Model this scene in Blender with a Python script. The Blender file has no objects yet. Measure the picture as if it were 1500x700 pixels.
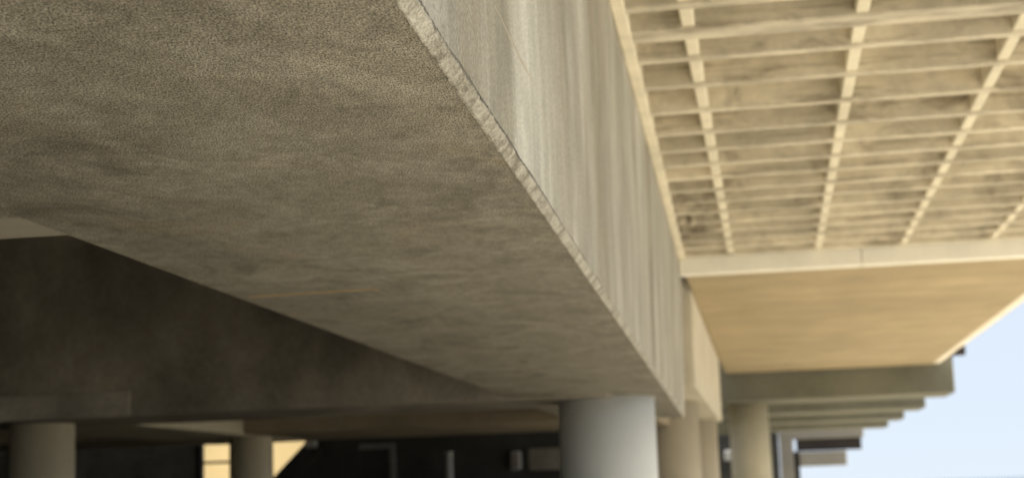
import bpy, bmesh, math, random
from mathutils import Matrix, Vector, noise

random.seed(7)
sc = bpy.context.scene
C = sc.collection

# ------------------------------------------------------------------ camera
cam_d = bpy.data.cameras.new('camera')
cam = bpy.data.objects.new('camera', cam_d)
C.objects.link(cam)
cam_d.sensor_width = 36.0
cam_d.lens = 55.28
cam_d.clip_start = 0.05
cam_d.clip_end = 20000
CAM_Z = 1.6
yaw, pitch, roll = -0.157765, 0.160159, -0.0341147
f_ = Vector((math.sin(yaw) * math.cos(pitch), math.cos(yaw) * math.cos(pitch), math.sin(pitch)))
r_ = Vector((math.cos(yaw), -math.sin(yaw), 0))
u_ = r_.cross(f_)
r2 = math.cos(roll) * r_ + math.sin(roll) * u_
u2 = -math.sin(roll) * r_ + math.cos(roll) * u_
cam.matrix_world = Matrix(((r2.x, u2.x, -f_.x, 0), (r2.y, u2.y, -f_.y, 0), (r2.z, u2.z, -f_.z, CAM_Z), (0, 0, 0, 1)))
cam_d.dof.use_dof = True
cam_d.dof.focus_distance = 4.7
cam_d.dof.aperture_fstop = 2.7
sc.camera = cam

# ------------------------------------------------------------------ sky, sun, exposure
SUN = Vector((0.80, 0.03, 0.72)).normalized()          # direction towards the sun
elev = math.asin(SUN.z)
azim = math.atan2(SUN.x, SUN.y)                          # clockwise from +Y
world = bpy.data.worlds.new('World')
sc.world = world
world.use_nodes = True
wn = world.node_tree
for n in list(wn.nodes):
    wn.nodes.remove(n)
wo = wn.nodes.new('ShaderNodeOutputWorld')
wb = wn.nodes.new('ShaderNodeBackground')
ws = wn.nodes.new('ShaderNodeTexSky')
ws.sky_type = 'NISHITA'
ws.sun_disc = False
ws.sun_elevation = elev
ws.sun_rotation = azim
ws.air_density = 0.7
ws.dust_density = 0.0
ws.ozone_density = 6.0
wb.inputs['Strength'].default_value = 0.1
# thin high veil of cloud: the clear sky mixed with an even pale blue
wm = wn.nodes.new('ShaderNodeMix')
wm.data_type = 'RGBA'
wm.inputs['Factor'].default_value = 0.95
wm.inputs[7].default_value = (2.55, 2.84, 3.22, 1)
wn.links.new(ws.outputs[0], wm.inputs[6])
wn.links.new(wm.outputs[2], wb.inputs[0])
wn.links.new(wb.outputs[0], wo.inputs[0])
sun_d = bpy.data.lights.new('sun', 'SUN')
sun_d.energy = 5.0
sun_d.angle = math.radians(0.5)
sun_d.color = (1.0, 0.96, 0.89)
sun = bpy.data.objects.new('sun', sun_d)
sun.rotation_euler = SUN.to_track_quat('Z', 'Y').to_euler()
sun.location = (30, -20, 30)
C.objects.link(sun)
sc.view_settings.view_transform = 'Standard'
sc.view_settings.look = 'None'
sc.view_settings.gamma = 1.0
sc.view_settings.exposure = 1.55
sc.render.engine = 'CYCLES'
sc.cycles.max_bounces = 10
sc.cycles.diffuse_bounces = 8

# ------------------------------------------------------------------ materials
def nt(name):
    m = bpy.data.materials.new(name)
    m.use_nodes = True
    t = m.node_tree
    return m, t, t.nodes['Principled BSDF']

def mapping(t, scale, loc=(0, 0, 0), rot=(0, 0, 0)):
    g = t.nodes.new('ShaderNodeTexCoord')
    p = t.nodes.new('ShaderNodeMapping')
    p.inputs['Scale'].default_value = scale
    p.inputs['Location'].default_value = loc
    p.inputs['Rotation'].default_value = rot
    t.links.new(g.outputs['Object'], p.inputs['Vector'])
    return p.outputs[0]

def noise_n(t, vec, scale=1.0, detail=4.0, rough=0.55, dist=0.0):
    n = t.nodes.new('ShaderNodeTexNoise')
    n.inputs['Scale'].default_value = scale
    n.inputs['Detail'].default_value = detail
    n.inputs['Roughness'].default_value = rough
    n.inputs['Distortion'].default_value = dist
    t.links.new(vec, n.inputs['Vector'])
    return n.outputs['Fac']

def ramp(t, fac, a, b, va=0.0, vb=1.0):
    r = t.nodes.new('ShaderNodeMapRange')
    r.inputs['From Min'].default_value = a
    r.inputs['From Max'].default_value = b
    r.inputs['To Min'].default_value = va
    r.inputs['To Max'].default_value = vb
    t.links.new(fac, r.inputs['Value'])
    return r.outputs['Result']

def mix(t, fac, a, b, mode='MIX'):
    n = t.nodes.new('ShaderNodeMix')
    n.data_type = 'RGBA'
    n.blend_type = mode
    if isinstance(fac, (int, float)):
        n.inputs['Factor'].default_value = fac
    else:
        t.links.new(fac, n.inputs['Factor'])
    for key, v in ((6, a), (7, b)):
        if isinstance(v, tuple):
            n.inputs[key].default_value = (*v, 1)
        else:
            t.links.new(v, n.inputs[key])
    return n.outputs[2]

def grey(t, fac):
    n = t.nodes.new('ShaderNodeCombineColor')
    for i in range(3):
        t.links.new(fac, n.inputs[i])
    return n.outputs[0]

def mul(t, col, fac):
    return mix(t, 1.0, col, grey(t, fac), 'MULTIPLY')

def bump(t, b, height, strength, dist):
    n = t.nodes.new('ShaderNodeBump')
    n.inputs['Strength'].default_value = strength
    n.inputs['Distance'].default_value = dist
    t.links.new(height, n.inputs['Height'])
    t.links.new(n.outputs[0], b.inputs['Normal'])

def finish(t, b, col, rough=0.9, spec=0.2):
    t.links.new(col, b.inputs['Base Color'])
    b.inputs['Roughness'].default_value = rough
    b.inputs['Specular IOR Level'].default_value = spec

def mat_soffit():
    m, t, b = nt('rough_concrete_soffit')
    cloud = noise_n(t, mapping(t, (1.0, 0.55, 1)), 0.9, 6, 0.6, 0.6)
    streak = noise_n(t, mapping(t, (1.3, 1.0, 1), rot=(0, 0, 0.05)), 1.5, 9, 0.68, 1.2)
    fine_st = noise_n(t, mapping(t, (3.0, 3.0, 1), rot=(0, 0, -0.04)), 1.6, 7, 0.7, 1.0)
    grain = noise_n(t, mapping(t, (1, 0.42, 1)), 185, 3, 0.8)
    near = noise_n(t, mapping(t, (1, 0.45, 1)), 24, 5, 0.7)
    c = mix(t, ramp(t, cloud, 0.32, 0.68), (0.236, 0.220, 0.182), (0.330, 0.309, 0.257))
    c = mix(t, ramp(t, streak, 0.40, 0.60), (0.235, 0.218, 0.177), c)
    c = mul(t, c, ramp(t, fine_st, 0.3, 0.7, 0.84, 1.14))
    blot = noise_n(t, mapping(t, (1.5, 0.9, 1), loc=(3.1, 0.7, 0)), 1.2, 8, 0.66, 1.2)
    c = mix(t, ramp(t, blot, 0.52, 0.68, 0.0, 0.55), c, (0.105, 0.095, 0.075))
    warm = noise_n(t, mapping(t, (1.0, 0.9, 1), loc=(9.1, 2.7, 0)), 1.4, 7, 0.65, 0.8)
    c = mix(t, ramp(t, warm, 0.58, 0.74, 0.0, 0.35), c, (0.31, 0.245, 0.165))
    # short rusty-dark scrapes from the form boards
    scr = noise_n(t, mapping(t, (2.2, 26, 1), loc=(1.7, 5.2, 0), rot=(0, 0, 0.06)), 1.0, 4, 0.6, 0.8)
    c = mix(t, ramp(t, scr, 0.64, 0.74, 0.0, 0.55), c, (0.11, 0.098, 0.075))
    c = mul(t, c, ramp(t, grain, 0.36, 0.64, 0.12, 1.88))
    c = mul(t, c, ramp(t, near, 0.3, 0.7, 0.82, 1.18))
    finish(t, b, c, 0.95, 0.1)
    h = t.nodes.new('ShaderNodeMath'); h.operation = 'ADD'
    t.links.new(grain, h.inputs[0]); t.links.new(near, h.inputs[1])
    bump(t, b, h.outputs[0], 0.4, 0.008)
    return m

def mat_face():
    m, t, b = nt('weather_streaked_concrete_face')
    wide = noise_n(t, mapping(t, (1, 0.6, 0.05)), 1.5, 1.5, 0.5, 0.1)
    runs = noise_n(t, mapping(t, (1, 0.95, 0.07), loc=(0, 1.3, 0)), 1.4, 1.6, 0.5, 0.1)
    fine = noise_n(t, mapping(t, (1, 14, 0.4)), 1.5, 4, 0.6, 0.1)
    grain = noise_n(t, mapping(t, (1, 1, 0.6)), 120, 2, 0.6)
    patch = noise_n(t, mapping(t, (1, 1, 0.5)), 1.6, 6, 0.65, 0.5)
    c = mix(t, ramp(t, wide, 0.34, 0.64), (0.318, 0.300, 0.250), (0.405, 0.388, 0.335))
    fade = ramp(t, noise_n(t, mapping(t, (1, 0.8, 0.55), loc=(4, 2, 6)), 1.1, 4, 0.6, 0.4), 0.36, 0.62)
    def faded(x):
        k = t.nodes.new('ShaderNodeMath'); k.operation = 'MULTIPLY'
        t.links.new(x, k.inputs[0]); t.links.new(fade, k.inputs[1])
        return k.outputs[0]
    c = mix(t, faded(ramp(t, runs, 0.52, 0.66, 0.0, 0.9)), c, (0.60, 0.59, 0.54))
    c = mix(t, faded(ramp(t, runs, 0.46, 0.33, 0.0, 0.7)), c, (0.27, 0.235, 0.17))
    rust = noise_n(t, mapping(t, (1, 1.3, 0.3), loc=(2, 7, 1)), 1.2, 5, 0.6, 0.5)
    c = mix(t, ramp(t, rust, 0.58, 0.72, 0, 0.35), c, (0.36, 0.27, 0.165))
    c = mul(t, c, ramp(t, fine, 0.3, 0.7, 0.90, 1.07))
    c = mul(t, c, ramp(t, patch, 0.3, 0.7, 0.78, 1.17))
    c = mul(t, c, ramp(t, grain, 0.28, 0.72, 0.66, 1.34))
    finish(t, b, c, 0.92, 0.15)
    bump(t, b, grain, 0.4, 0.006)
    return m

def mat_arris():
    m, t, b = nt('broken_pale_arris_concrete')
    g = noise_n(t, mapping(t, (1, 1, 1)), 130, 3, 0.65)
    p = noise_n(t, mapping(t, (1, 1, 1)), 9, 6, 0.7, 0.3)
    c = mix(t, ramp(t, p, 0.38, 0.58), (0.26, 0.242, 0.198), (0.51, 0.487, 0.42))
    c = mul(t, c, ramp(t, g, 0.28, 0.72, 0.5, 1.45))
    finish(t, b, c, 0.95, 0.1)
    bump(t, b, g, 0.8, 0.012)
    return m

def mat_concrete(name, col, var=0.18, streak=(1, 1, 1), sscale=1.5, stain=None, grain=14, rough=0.9):
    m, t, b = nt(name)
    a = noise_n(t, mapping(t, (1, 1, 1)), 0.8, 5, 0.6, 0.3)
    s = noise_n(t, mapping(t, streak, loc=(2.3, 1.1, 4.2)), sscale, 5, 0.6, 0.2)
    g = noise_n(t, mapping(t, (1, 1, 1)), grain, 4, 0.65)
    c = mix(t, ramp(t, a, 0.3, 0.7), tuple(x * (1 - var) for x in col), tuple(x * (1 + var) for x in col))
    c = mul(t, c, ramp(t, s, 0.3, 0.7, 1 - var, 1 + var))
    c = mul(t, c, ramp(t, g, 0.3, 0.7, 1 - var * 0.5, 1 + var * 0.5))
    if stain:
        d = noise_n(t, mapping(t, (0.9, 1.6, 1.6), loc=(7, 3, 1)), 1.5, 7, 0.7, 0.6)
        c = mix(t, ramp(t, d, 0.52, 0.72, 0, 0.85), c, stain)
    finish(t, b, c, rough, 0.2)
    bump(t, b, g, 0.25, 0.01)
    return m

M = {}
M['soffit'] = mat_soffit()
M['face'] = mat_face()
M['arris'] = mat_arris()
M['groove'] = mat_concrete('dirty_groove_concrete', (0.15, 0.138, 0.115), 0.3, (1, 8, 1), 3.0, None, 60)
M['band'] = mat_concrete('smooth_form_concrete', (0.40, 0.365, 0.30), 0.06, (0.5, 3, 1), 1.5, None, 20)
M['dark_concrete'] = mat_concrete('mottled_grey_concrete', (0.29, 0.262, 0.215), 0.32, (1, 1, 0.6), 0.7)  # warm grey with strong mottling
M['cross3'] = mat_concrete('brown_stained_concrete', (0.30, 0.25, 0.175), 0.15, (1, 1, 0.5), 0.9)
M['rib'] = mat_concrete('cream_rib_concrete', (0.70, 0.64, 0.50), 0.10, (1, 1, 1), 1.7, None, 8)
M['deck_dirty'] = mat_concrete('cream_deck_concrete_with_dirt', (0.575, 0.52, 0.41), 0.2, (0.6, 2.5, 1), 1.8, (0.15, 0.12, 0.085), 8)
M['cream'] = mat_concrete('light_toned_cream_band', (0.89, 0.86, 0.76), 0.04, (3, 1, 1), 1.2, None, 10)  # colour lightened for the light that falls on this front face
M['ochre'] = mat_concrete('ochre_board_marked_soffit', (0.36, 0.285, 0.17), 0.12, (0.12, 2.6, 1), 1.0, None, 10)
def vary(m, amount):
    t = m.node_tree; b = t.nodes['Principled BSDF']
    src = b.inputs['Base Color'].links[0].from_socket
    oi = t.nodes.new('ShaderNodeObjectInfo')
    t.links.new(mul(t, src, ramp(t, oi.outputs['Random'], 0, 1, 1 - amount, 1 + amount)), b.inputs['Base Color'])
vary(M['ochre'], 0.05)
vary(M['deck_dirty'], 0.08)
def grime(m):
    t = m.node_tree; b = t.nodes['Principled BSDF']
    src = b.inputs['Base Color'].links[0].from_socket
    l = noise_n(t, mapping(t, (0.8, 9, 9), loc=(3, 8, 2)), 1.2, 5, 0.65, 0.3)
    c = mix(t, ramp(t, l, 0.54, 0.68, 0, 0.65), src, (0.17, 0.135, 0.09))
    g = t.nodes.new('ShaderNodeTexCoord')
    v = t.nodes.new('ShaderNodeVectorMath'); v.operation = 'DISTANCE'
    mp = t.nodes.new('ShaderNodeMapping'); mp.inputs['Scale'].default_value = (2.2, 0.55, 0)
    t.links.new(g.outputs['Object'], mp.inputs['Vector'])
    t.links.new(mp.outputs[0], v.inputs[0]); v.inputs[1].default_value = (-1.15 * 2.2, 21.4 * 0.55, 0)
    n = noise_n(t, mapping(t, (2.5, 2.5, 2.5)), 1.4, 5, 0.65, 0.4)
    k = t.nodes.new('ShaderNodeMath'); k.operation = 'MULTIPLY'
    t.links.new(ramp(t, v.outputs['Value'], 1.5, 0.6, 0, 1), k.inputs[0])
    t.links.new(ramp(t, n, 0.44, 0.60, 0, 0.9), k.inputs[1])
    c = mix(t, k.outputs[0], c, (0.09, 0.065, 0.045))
    t.links.new(c, b.inputs['Base Color'])
grime(M['deck_dirty'])
M['trim'] = mat_concrete('sunlight_toned_trim', (0.80, 0.73, 0.60), 0.05)  # very pale colour stands in for sunlight on the deck edge
M['beam2'] = mat_concrete('pale_beige_concrete', (0.57, 0.52, 0.41), 0.10, (1, 3, 0.12), 1.3, None, 12)
M['olive'] = mat_concrete('olive_grey_concrete', (0.17, 0.163, 0.122), 0.10, (1, 1, 1), 0.8, None, 6)
M['white_col'] = mat_concrete('pale_grey_painted_column', (0.70, 0.725, 0.73), 0.04, (1, 1, 0.3), 1.0, None, 20, 0.7)
M['beige_col'] = mat_concrete('beige_painted_column', (0.45, 0.405, 0.315), 0.07, (3, 3, 0.2), 1.0, None, 10, 0.75)
M['grey_col'] = mat_concrete('olive_beige_column', (0.50, 0.455, 0.335), 0.07, (3, 3, 0.2), 1.0, None, 10, 0.8)
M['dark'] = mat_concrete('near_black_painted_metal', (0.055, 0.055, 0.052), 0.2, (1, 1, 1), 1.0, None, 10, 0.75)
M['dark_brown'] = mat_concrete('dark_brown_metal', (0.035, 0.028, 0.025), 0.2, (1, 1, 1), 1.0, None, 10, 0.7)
M['slat'] = mat_concrete('dark_weathered_metal_slat', (0.24, 0.235, 0.215), 0.25, (1, 1, 1), 1.0, None, 10, 0.7)
M['left_col'] = mat_concrete('pale_beige_column', (0.60, 0.535, 0.40), 0.07, (3, 3, 0.2), 1.0, None, 10, 0.8)
M['yellow'] = mat_concrete('pale_yellow_render', (0.26, 0.198, 0.098), 0.05, (1, 1, 1), 0.8, None, 10)
M['pale'] = mat_concrete('pale_far_concrete', (0.25, 0.23, 0.195), 0.06, (1, 1, 1), 0.5, None, 6)
M['seam'] = mat_concrete('tan_mortar_seam', (0.42, 0.31, 0.17), 0.15, (5, 1, 1), 2.0, None, 40)
M['joint'] = mat_concrete('faint_tan_joint', (0.42, 0.37, 0.285), 0.12, (1, 3, 1), 2.0, None, 60)
M['paler_band'] = mat_concrete('mottled_paler_concrete', (0.36, 0.33, 0.275), 0.3, (1, 1, 0.6), 0.8)  # mottled tone, a little paler than the beam face behind it
M['sand'] = mat_concrete('pale_sandy_ground', (0.46, 0.42, 0.335), 0.14, (1, 1, 1), 0.3, None, 18)
M['asphalt'] = mat_concrete('asphalt', (0.055, 0.053, 0.05), 0.2, (1, 1, 1), 0.7, None, 40)
M['galv'] = mat_concrete('pale_galvanised_metal', (0.5, 0.5, 0.49), 0.08, (1, 1, 1), 1.0, None, 20, 0.55)

def mat_water():
    m, t, b = nt('sea_water')
    n = noise_n(t, mapping(t, (1, 1, 1)), 0.25, 6, 0.6)
    c = mix(t, n, (0.05, 0.09, 0.12), (0.08, 0.13, 0.17))
    finish(t, b, c, 0.25, 0.5)
    bump(t, b, n, 0.4, 0.4)
    return m
M['water'] = mat_water()

# ------------------------------------------------------------------ helpers
def link(name, bm, m, parent=None):
    me = bpy.data.meshes.new(name)
    bmesh.ops.recalc_face_normals(bm, faces=bm.faces[:])
    bm.to_mesh(me); bm.free()
    me.materials.append(m)
    o = bpy.data.objects.new(name, me)
    C.objects.link(o)
    if parent:
        o.parent = parent
        o.matrix_parent_inverse = Matrix.Translation(-Vector(parent.location))
    return o

def thing(name, label, cat, loc=(0, 0, 0), group=None):
    o = bpy.data.objects.new(name, None)
    C.objects.link(o)
    o.location = loc
    o.empty_display_size = 0.3
    return tag(o, label, cat, group)

def tag(o, label, cat, group=None):
    o['label'] = label; o['category'] = cat; o['kind'] = 'thing'
    if group:
        o['group'] = group
    return o

def structure(o):
    o['kind'] = 'structure'
    return o

def hexa(bm, p):
    """p: eight corners, bottom ring then top ring"""
    v = [bm.verts.new(q) for q in p]
    for f in ((3, 2, 1, 0), (4, 5, 6, 7), (0, 1, 5, 4), (1, 2, 6, 5), (2, 3, 7, 6), (3, 0, 4, 7)):
        bm.faces.new([v[i] for i in f])
    return bm

def box(bm, x0, x1, y0, y1, z0, z1):
    return hexa(bm, [(x0, y0, z0), (x1, y0, z0), (x1, y1, z0), (x0, y1, z0),
                     (x0, y0, z1), (x1, y0, z1), (x1, y1, z1), (x0, y1, z1)])

def bevel(bm, w, seg=1):
    bmesh.ops.bevel(bm, geom=bm.edges[:], offset=w, segments=seg, affect='EDGES', profile=0.5)
    return bm

def bbox(x0, x1, y0, y1, z0, z1, w=0.02):
    return bevel(box(bmesh.new(), x0, x1, y0, y1, z0, z1), w)

def cyl(bm, x, y, z0, z1, r, n=48, smooth=True):
    ring = []
    for z in (z0, z1):
        ring.append([bm.verts.new((x + r * math.cos(2 * math.pi * i / n), y + r * math.sin(2 * math.pi * i / n), z)) for i in range(n)])
    for i in range(n):
        f = bm.faces.new((ring[0][i], ring[0][(i + 1) % n], ring[1][(i + 1) % n], ring[1][i]))
        f.smooth = smooth
    bm.faces.new(ring[0][::-1]); bm.faces.new(ring[1])
    return bm

def loft(bm, profs):
    """profs: list of rings (lists of 3-D points of one length) along the piece; caps closed"""
    rs = [[bm.verts.new(p) for p in r] for r in profs]
    n = len(rs[0])
    for a, b in zip(rs, rs[1:]):
        for i in range(n):
            bm.faces.new((a[i], a[(i + 1) % n], b[(i + 1) % n], b[i]))
    bm.faces.new(rs[0][::-1]); bm.faces.new(rs[-1])
    return bm

# ------------------------------------------------------------------ the setting: ground and sea
def sheet(name, x0, x1, y0, y1, z, m):
    bm = bmesh.new()
    v = [bm.verts.new(p) for p in ((x0, y0, z), (x1, y0, z), (x1, y1, z), (x0, y1, z))]
    bm.faces.new(v)
    return structure(link(name, bm, m))

sheet('water', -9000, 9000, -9000, 9000, -1.2, M['water'])
bm = box(bmesh.new(), -160, 34, -60, 130, -1.0, 0.0)
structure(link('ground', bm, M['sand']))
sheet('dark_paving', -32, -1.0, -30, 46, 0.006, M['asphalt'])  # unseen dark paving, added so little light bounces into the left bay
sw = thing('light_block_wall', 'unseen dark wall added to keep light out of the left bay', 'wall', (-31.3, 10, 0))  # out of view, added to shut daylight out of the left bay
link('wall_body', box(bmesh.new(), -31.6, -31.1, -24, 45, 0, 5.9), M['dark_brown'], sw)

# ------------------------------------------------------------------ main concrete beam
def arris_x(y): return -0.72 - 0.0265 * y          # lower right edge of the beam
def top_x(y): return -0.77 - 0.0213 * y            # where its right face meets the deck (z = 5.2)
def left_x(y): return -2.925 - 0.0165 * y
ZS = 2.8                                           # underside of the main beam
CH = 0.027                                         # chamfer

def main_ring(y):
    xr, xt = arris_x(y), top_x(y)
    xtt = xr + (xt - xr) * (5.45 - ZS) / 2.4
    return [(left_x(y), y, ZS), (xr - CH, y, ZS), (xr, y, ZS + CH), (xtt, y, 5.45), (left_x(y), y, 5.45)]

mb = thing('concrete_beam', 'huge grey rough concrete beam overhead with a pale broken lower edge', 'beam', (-2.0, 10, ZS))
bm = bmesh.new()
ys = [-24, -12, 0, 6, 12, 18, 24, 27.4]
rings = [[bm.verts.new(p) for p in main_ring(y)] for y in ys]
for a, b in zip(rings, rings[1:]):
    for i in range(5):
        f = bm.faces.new((a[i], a[(i + 1) % 5], b[(i + 1) % 5], b[i]))
        f.material_index = 1 if i in (1, 2) else 0
for r, flip in ((rings[0], True), (rings[-1], False)):
    f = bm.faces.new(r[::-1] if flip else r); f.material_index = 1
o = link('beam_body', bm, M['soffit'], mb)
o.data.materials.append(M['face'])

# the broken arris: a proud ragged strip of paste along the corner
def arris_strip():
    bm = bmesh.new()
    y = 2.6
    prev = None
    N = 13
    while y < 27.38:
        xr = arris_x(y)
        far = max(0.0, min(1.0, (y - 4.5) / 6))
        wa = 0.006 + 0.010 * max(0, noise.noise((y * 1.7, 1.3, 0)) + 0.25) + (1 - far) * (0.005 * noise.noise((y * 19, 4.1, 0)) + 0.004 * noise.noise((y * 60, 8.1, 0)))
        wb_ = 0.010 + 0.010 * max(0, noise.noise((y * 1.5, 11.3, 0)) + 0.3) + 0.004 * noise.noise((y * 21, 14.1, 0)) + 0.003 * noise.noise((y * 55, 18.1, 0))
        wa = max(0.002, wa) * (1 - 0.35 * far); wb_ = max(0.003, wb_) * (1 - 0.35 * far)
        path = [(xr - CH - wa, ZS), (xr - CH, ZS), (xr, ZS + CH), (xr, ZS + CH + wb_)]
        row = []
        for i in range(N):
            u = i / (N - 1) * 3
            k = min(2, int(u)); v = u - k
            px = path[k][0] * (1 - v) + path[k + 1][0] * v
            pz = path[k][1] * (1 - v) + path[k + 1][1] * v
            q = Vector((px, y, pz))
            d = 0.0035 + (1 - 0.97 * far) * (0.0034 * noise.noise(q * 20) + 0.0026 * noise.noise(q * 65) + 0.0014 * noise.noise(q * 150))
            d -= (1 - 0.8 * far) * 0.008 * max(0, noise.noise(q * 9 + Vector((5, 5, 5))) - 0.2)
            if i in (0, N - 1):
                d = -0.002
            dx, dz = ((0.0, -1.0), (0.70, -0.70), (1.0, 0.0))[k]
            row.append(bm.verts.new((px + dx * d, y, pz + dz * d)))
        if prev:
            for i in range(N - 1):
                bm.faces.new((prev[i], prev[i + 1], row[i + 1], row[i]))
        prev = row
        y += 0.006 if y < 7 else (0.015 if y < 12 else 0.04)
    return bm
o = link('arris_strip', arris_strip(), M['arris'], mb)

# dirt-filled crack that runs just above the strip on the face
bm = bmesh.new()
prev = None
y = 2.6
while y < 12.0:
    wb_ = 0.010 + 0.010 * max(0, noise.noise((y * 1.5, 11.3, 0)) + 0.3) + 0.004 * noise.noise((y * 21, 14.1, 0)) + 0.003 * noise.noise((y * 55, 18.1, 0))
    zb = ZS + CH + max(0.003, wb_) * (1 - 0.35 * max(0.0, min(1.0, (y - 5) / 8)))
    w = 0.007 + 0.012 * max(0, noise.noise((y * 2.1, 40, 2)) + 0.3) - 0.0022 * max(0, y - 5) + 0.005 * noise.noise((y * 38, 44, 2))
    w = max(0.0012, w)
    def fx(z): return arris_x(y) + (top_x(y) - arris_x(y)) * (z - ZS) / 2.4
    row = [bm.verts.new((fx(zb) + 0.003, y, zb - 0.004)), bm.verts.new((fx(zb + w) + 0.002, y, zb + w))]
    if prev:
        bm.faces.new((prev[0], prev[1], row[1], row[0]))
    prev = row
    y += 0.012
link('edge_crack', bm, M['groove'], mb)

bm = bmesh.new()
prev = None
y = 5.2
while y < 11.6:
    z = ZS + 0.475 + 0.006 * noise.noise((y * 4, 2, 9))
    w = 0.012 + 0.012 * noise.noise((y * 2.3, 5, 1)) + 0.004 * noise.noise((y * 21, 6, 1))
    w = max(0.0, w * (1 if 5.4 < y < 6.5 or 8.0 < y < 11 else 0.25))
    row = [bm.verts.new((fx(z - w) - 0.001, y, z - w)), bm.verts.new((fx(z) + 0.002, y, z)), bm.verts.new((fx(z + w) - 0.001, y, z + w))]
    if prev:
        for k in range(2):
            bm.faces.new((prev[k], prev[k + 1], row[k + 1], row[k]))
    prev = row
    y += 0.03
link('form_joint', bm, M['joint'], mb)

# tan seam across the soffit where two form boards met
bm = bmesh.new()
prev = None
for i in range(60):
    x = -2.99 + 0.79 * i / 59
    yy = 8.86 - 0.03 * i / 59 + 0.012 * noise.noise((x * 9, 3, 3))
    w = 0.028 + 0.018 * noise.noise((x * 14, 7, 1))
    w *= min(1, (59 - i) / 14)
    row = [bm.verts.new((x, yy - w, ZS - 0.001)), bm.verts.new((x, yy, ZS - 0.007)), bm.verts.new((x, yy + w, ZS - 0.001))]
    if prev:
        for k in range(2):
            bm.faces.new((prev[k], prev[k + 1], row[k + 1], row[k]))
    prev = row
link('form_seam', bm, M['seam'], mb)

# ------------------------------------------------------------------ cross beams and the left bay
GX = 'cross beams between the left bays'
def cross_beam(x0, x1, y0, y1, z0, m, label):
    t = thing('cross_beam', label, 'beam', ((x0 + x1) / 2, (y0 + y1) / 2, z0), GX)
    link('beam_body', bbox(x0, x1, y0, y1, z0, 5.44, 0.012), m, t)
    return t
t = cross_beam(-30, -2.96, 4.3, 6.07, 2.806, M['soffit'], 'nearest cross beam at far left, rough underside with a smooth pale margin')
link('edge_band', bbox(-30, -2.95, 6.085, 6.52, 2.803, 5.43, 0.008), M['band'], t)
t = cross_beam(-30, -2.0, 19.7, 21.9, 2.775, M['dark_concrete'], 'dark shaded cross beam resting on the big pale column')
link('lower_band', bbox(-29.9, -8.3, 19.685, 19.705, 2.778, 3.10, 0.006), M['paler_band'], t)
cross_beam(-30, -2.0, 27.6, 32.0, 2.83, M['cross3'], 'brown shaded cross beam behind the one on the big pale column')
lb = thing('edge_beam', 'olive grey beam end seen between the two dark cross beams at left', 'beam', (-10.4, 26, 2.81))
link('beam_body', bbox(-11.45, -9.45, 21.5, 31.6, 2.81, 5.435, 0.012), M['grey_col'], lb)
rs = thing('roof_slab', 'dark concrete roof slab over the shaded bay behind the rough beam', 'slab', (-15, 19, 5.4))
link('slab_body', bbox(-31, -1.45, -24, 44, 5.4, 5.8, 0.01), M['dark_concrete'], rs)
# ------------------------------------------------------------------ beam beyond the main one
b2 = thing('concrete_beam', 'pale beige beam continuing beyond the streaked end of the huge beam', 'beam', (-2.3, 35, 3.33))
bm = hexa(bmesh.new(), [(-3.3, 27.46, 3.33), (-1.24, 27.46, 3.33), (-1.29, 43.2, 3.33), (-3.3, 43.2, 3.33),
                        (-3.3, 27.46, 5.43), (-1.22, 27.46, 5.43), (-1.28, 43.2, 5.43), (-3.3, 43.2, 5.43)])
link('beam_body', bevel(bm, 0.015), M['beam2'], b2)

# ------------------------------------------------------------------ columns
def column(x, y, r, ztop, m, label, group=None):
    t = thing('column', label, 'column', (x, y, 0), group)
    link('shaft', cyl(bmesh.new(), x, y, 0.0, ztop, r, 64), m, t)
    bm = cyl(bmesh.new(), x, y, 0.0, 0.12, r + 0.06, 64)
    link('base_collar', bm, m, t)
    return t
column(-2.12, 20.8, 0.635, 2.803, M['white_col'], 'big pale grey round column under the end of the rough beam')
GL = 'columns under the olive edge beam'
column(-10.05, 20.8, 0.44, 2.777, M['left_col'], 'olive beige column at far left under the dark cross beam', GL)
column(-9.79, 29.0, 0.40, 2.83, M['left_col'], 'slim half shaded column between the two sunlit yellow openings', GL)
column(-2.06, 32.4, 0.63, 3.33, M['beige_col'], 'wide beige column directly right of the big pale grey column')
column(-1.99, 41.6, 0.62, 3.33, M['beige_col'], 'beige column half hidden behind the wide beige one, under the pale beam end')

# ------------------------------------------------------------------ ribbed deck on the right
dk = thing('ribbed_deck', 'cream concrete deck overhead with a grid of ribs underneath', 'deck', (2, 12, 5.2))
ZR = 5.2
bm = hexa(bmesh.new(), [(-0.9, 3, 5.66), (5.3, 3, 5.66), (5.3, 25.08, 5.66), (-1.4, 25.08, 5.66),
                        (-0.9, 3, 5.95), (5.3, 3, 5.95), (5.3, 25.08, 5.95), (-1.4, 25.08, 5.95)])
link('deck_slab', bm, M['deck_dirty'], dk)
def trib(y0, y1, zb=ZR):
    x0 = top_x((y0 + y1) / 2) - 0.02
    j = random.uniform(-0.004, 0.004)
    link('transverse_rib', bbox(x0, 5.25, y0, y1, zb + j, 5.67, 0.012), M['deck_dirty'], dk)
for y in (13.12, 14.04, 15.04, 16.0, 16.85, 17.65, 18.45, 19.25, 20.05, 20.85, 21.65, 22.45, 23.25, 24.05, 24.86):
    trib(y - 0.052 + random.uniform(-.012, .012), y + 0.052)
trib(12.20, 12.52)
y = 11.6
while y > 3.1:
    trib(y - 0.065, y + 0.065)
    y -= 0.955
for x in (-0.46, 0.90, 2.21, 3.56, 4.90):
    link('long_rib', bbox(x - 0.054, x + 0.054, 3.05, 25.07, ZR + 0.024, 5.675, 0.012), M['rib'], dk)
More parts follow.
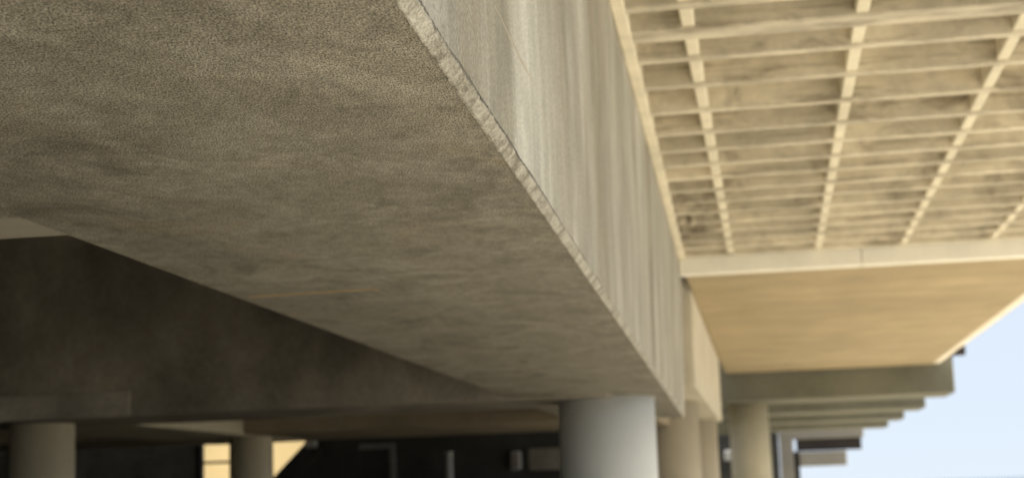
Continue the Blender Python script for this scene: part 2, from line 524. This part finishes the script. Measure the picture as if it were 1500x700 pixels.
bm = hexa(bmesh.new(), [(top_x(3.05) + 0.004, 3.05, ZR - 0.008), (top_x(3.05) + 0.11, 3.05, ZR - 0.008), (top_x(25) + 0.11, 25.06, ZR - 0.008), (top_x(25) + 0.004, 25.06, ZR - 0.008),
                        (top_x(3.05) + 0.004, 3.05, 5.67), (top_x(3.05) + 0.11, 3.05, 5.67), (top_x(25) + 0.11, 25.06, 5.67), (top_x(25) + 0.004, 25.06, 5.67)])
link('edge_rib', bevel(bm, 0.01), M['rib'], dk)

# ------------------------------------------------------------------ flat ochre deck beyond
ZF = 4.99
fd = thing('flat_deck', 'flat ochre soffit slab with a cream front band beyond the ribbed deck', 'deck', (1.8, 36, ZF))
bm = hexa(bmesh.new(), [(-1.22, 25.32, ZF), (4.84, 25.32, ZF), (4.84, 48.2, ZF), (-1.285, 48.2, ZF),
                        (-1.22, 25.32, 5.8), (4.84, 25.32, 5.8), (4.84, 48.2, 5.8), (-1.285, 48.2, 5.8)])
link('slab_body', bm, M['ochre'], fd)
y = 25.33
while y < 48.1:
    y1 = min(y + 1.13, 48.19)
    j = random.uniform(0, 0.004)
    link('soffit_board', bbox(-1.205, 4.835, y, y1 - 0.014, ZF - 0.022 - j, ZF + 0.004, 0.004), M['ochre'], fd)
    y += 1.13
for x0, x1 in ((-1.30, 1.565), (1.575, 5.28)):
    link('front_band', bbox(x0, x1, 25.09, 25.31, ZF - 0.034, 5.79, 0.012), M['cream'], fd)
y = 25.33
while y < 48.0:
    y1 = min(y + 1.88, 48.15)
    link('edge_trim', bbox(4.845, 5.06 + random.uniform(-0.015, 0.015), y, y1 - 0.05, ZF - 0.012, 5.7, 0.02), M['trim'], fd)
    y += 1.9

# ------------------------------------------------------------------ stepped beams under the far deck
GB = 'stepped beams under the far deck'
labels = ['olive grey beam closest behind the ochre soffit, widest of the stepped row',
          'second olive beam of the stepped row, just below the widest one',
          'third olive beam of the stepped row, poking out over the sky',
          'lowest and most distant olive beam of the stepped row']
proto = None
GC = 'columns carrying the stepped beams'
for i, y in enumerate((48.3, 57.6, 66.85, 76.1)):
    if i == 0:
        t = thing('deck_beam', labels[0], 'beam', (1.2, y, 4.12), GB)
        link('beam_body', bbox(-3.2, 5.47, y, y + 2.6, 4.12, 5.52, 0.02), M['olive'], t)
        proto = t
        ct = column(-0.66, y + 1.6, 0.615, 4.12, M['grey_col'], 'olive beige column carrying the widest stepped beam at right', GC)
    else:
        for src, dy, lab in ((proto, y, labels[i]), (ct, y + 1.6, ['', 'column behind the olive beige one, under the second stepped beam',
                             'column under the third stepped beam, hidden behind nearer columns', 'column under the most distant stepped beam'][i])):
            c = src.copy(); C.objects.link(c)
            c.location = (src.location.x, dy, src.location.z); c['label'] = lab
            for ch in src.children:
                d = ch.copy(); C.objects.link(d); d.parent = c
                d.matrix_parent_inverse = ch.matrix_parent_inverse.copy()
link('end_bracket', bbox(5.475, 5.86, 48.32, 48.7, 5.22, 5.62, 0.02), M['dark_brown'], proto)
link('end_bracket', bbox(5.30, 5.465, 48.26, 48.298, 5.16, 5.42, 0.01), M['dark_brown'], proto)
fs = thing('far_deck', 'far deck slab above the row of stepped olive beams', 'deck', (1, 64, 5.5))
link('slab_body', bbox(-3.6, 5.3, 48.22, 80, 5.5, 5.8, 0.01), M['olive'], fs)

# ------------------------------------------------------------------ far portal and canopy
fp = thing('far_portal', 'pale post and lintel frame far away below the stepped beams', 'frame', (0.75, 85, 0))
link('post', bbox(0.42, 1.12, 85, 85.8, 0, 4.45, 0.03), M['pale'], fp)
link('lintel', bbox(0.40, 4.80, 84.95, 86.2, 3.92, 4.46, 0.03), M['pale'], fp)
link('dark_fascia', bbox(1.30, 4.66, 85.1, 86.0, 3.30, 3.915, 0.02), M['dark_brown'], fp)
cp = thing('canopy', 'pale flat canopy slab under the dark fascia against the sky', 'canopy', (2.6, 85, 2.5))
link('slab_body', bbox(1.42, 3.86, 84.9, 87, 2.50, 3.25, 0.03), M['pale'], cp)
link('post', bbox(1.13, 1.41, 85.2, 85.7, 0, 3.29, 0.02), M['dark_brown'], cp)
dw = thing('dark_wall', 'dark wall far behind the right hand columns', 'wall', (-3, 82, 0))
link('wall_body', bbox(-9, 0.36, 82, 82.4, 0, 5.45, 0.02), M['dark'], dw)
wl = thing('wall_lamp', 'tiny pale lamp on the dark wall between the beige and olive columns', 'lamp', (-2.25, 81.9, 3.0))
link('housing', bbox(-2.42, -2.05, 81.7, 81.99, 2.9, 3.4, 0.04), M['galv'], wl)
link('bracket', bbox(-2.32, -2.15, 81.72, 81.99, 2.78, 2.89, 0.02), M['dark_brown'], wl)

# ------------------------------------------------------------------ dark screen, stair and yellow house under the left bay
scn = thing('louvre_screen', 'near black louvred screen behind the left columns', 'screen', (-22, 40, 0))
z = 0.06
while z < 5.2:
    link('slat', hexa(bmesh.new(), [(-31, 40.00, z), (-14.95, 40.00, z), (-14.95, 40.05, z), (-31, 40.05, z),
                                    (-31, 40.10, z + 0.235), (-14.95, 40.10, z + 0.235), (-14.95, 40.15, z + 0.235), (-31, 40.15, z + 0.235)]), M['slat'], scn)
    z += 0.22
for x in (-30.9, -25.5, -20.2, -14.91):
    link('post', bbox(x - 0.06, x + 0.06, 39.93, 40.2, 0, 5.39, 0.01), M['dark_brown'], scn)
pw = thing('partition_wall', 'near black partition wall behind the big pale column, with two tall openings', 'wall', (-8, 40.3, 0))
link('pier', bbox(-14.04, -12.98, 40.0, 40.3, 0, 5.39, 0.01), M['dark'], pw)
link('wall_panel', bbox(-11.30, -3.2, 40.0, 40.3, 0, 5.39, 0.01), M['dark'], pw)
link('lintel', bbox(-14.84, -14.045, 40.02, 40.28, 3.26, 5.38, 0.01), M['dark'], pw)
link('lintel', bbox(-12.975, -11.305, 40.02, 40.28, 3.30, 5.38, 0.01), M['dark'], pw)
link('door_frame', bbox(-11.2, -9.6, 39.93, 39.995, 2.86, 3.0, 0.01), M['slat'], pw)
link('door_frame', bbox(-9.75, -9.6, 39.93, 39.995, 0.0, 2.855, 0.01), M['slat'], pw)
link('rail', bbox(-14.84, -14.045, 40.1, 40.16, 2.64, 2.71, 0.005), M['dark_brown'], pw)

st = thing('staircase', 'dark steel staircase rising to the right across the sunlit opening', 'staircase', (-14, 38.9, 0))
X0, X1, Z1 = -14.65, -11.15, 3.45          # foot and head of the stringer's upper edge
for y in (38.5, 39.5):
    bm = hexa(bmesh.new(), [(X0, y, 0), (X0 + 0.62, y, 0), (X0 + 0.62, y + 0.06, 0), (X0, y + 0.06, 0),
                            (X1, y, Z1), (X1 + 0.62, y, Z1 - 0.02), (X1 + 0.62, y + 0.06, Z1 - 0.02), (X1, y + 0.06, Z1)])
    link('stringer', bm, M['dark'], st)
n = 18
for i in range(n):
    k = (i + 0.5) / n
    xs, z_ = X0 + 0.28 + (X1 - X0) * k, Z1 * k
    link('tread', bbox(xs - 0.10, xs + 0.14, 38.57, 39.49, z_ - 0.03, z_ + 0.01, 0.005), M['dark'], st)
    link('riser', bbox(xs + 0.12, xs + 0.137, 38.575, 39.485, z_ + 0.012, z_ + Z1 / n - 0.032, 0.002), M['dark'], st)
link('side_panel', hexa(bmesh.new(), [(X0 + 0.66, 38.6, 0), (-10.2, 38.6, 0), (-10.2, 38.63, 0), (X0 + 0.66, 38.63, 0),
                                      (X1 + 0.5, 38.6, Z1 - 0.16), (-10.2, 38.6, Z1 - 0.16), (-10.2, 38.63, Z1 - 0.16), (X1 + 0.5, 38.63, Z1 - 0.16)]), M['dark'], st)
link('landing', bbox(X1 + 0.3, -9.4, 38.4, 39.95, Z1 - 0.14, Z1 - 0.03, 0.01), M['dark'], st)
lc = thing('bulkhead_lamp', 'small pale lamp at the head of the dark staircase', 'lamp', (-11.3, 38.3, 3.2))
link('housing', bevel(box(bmesh.new(), -11.50, -11.22, 38.22, 38.39, 2.90, 3.12), 0.03, 2), M['galv'], lc)
link('mounting_plate', bbox(-11.46, -11.26, 38.39, 38.49, 2.94, 3.08, 0.01), M['dark_brown'], lc)

yh = thing('yellow_house', 'pale yellow sunlit house seen through the openings at left', 'house', (-22, 62, 0))
link('wall', bbox(-33, -11, 56, 68, 0, 6.5, 0.02), M['yellow'], yh)
link('roof', hexa(bmesh.new(), [(-33.3, 55.7, 6.5), (-10.7, 55.7, 6.5), (-10.7, 68.3, 6.5), (-33.3, 68.3, 6.5),
                                (-33.3, 61.8, 9.0), (-10.7, 61.8, 9.0), (-10.7, 62.2, 9.0), (-33.3, 62.2, 9.0)]), M['dark_brown'], yh)
yh.rotation_euler.z = math.radians(48)

# small pale things in front of the dark partition
pp = thing('standpipe', 'pale upright pipe standing before the black partition wall', 'pipe', (-7.38, 36, 0))
link('pipe_shaft', cyl(bmesh.new(), -7.38, 36, 0, 2.54, 0.085, 20), M['galv'], pp)
link('cap', cyl(bmesh.new(), -7.38, 36, 2.54, 2.60, 0.10, 20), M['galv'], pp)
wb2 = thing('meter_box', 'small pale meter box on the black partition wall', 'box', (-6.45, 39.9, 2.4))
link('box_body', bbox(-6.56, -6.32, 39.80, 39.99, 2.20, 2.66, 0.02), M['galv'], wb2)
link('lid', bbox(-6.54, -6.34, 39.78, 39.80, 2.24, 2.62, 0.008), M['pale'], wb2)
gp = thing('notice_board', 'dull grey board on the black wall beside the big pale column', 'board', (-5.6, 39.9, 2.4))
link('panel', bbox(-6.12, -4.6, 39.93, 39.99, 2.16, 2.72, 0.01), M['dark_concrete'], gp)
link('frame', bbox(-6.16, -4.56, 39.96, 39.995, 2.12, 2.155, 0.003), M['dark_brown'], gp)
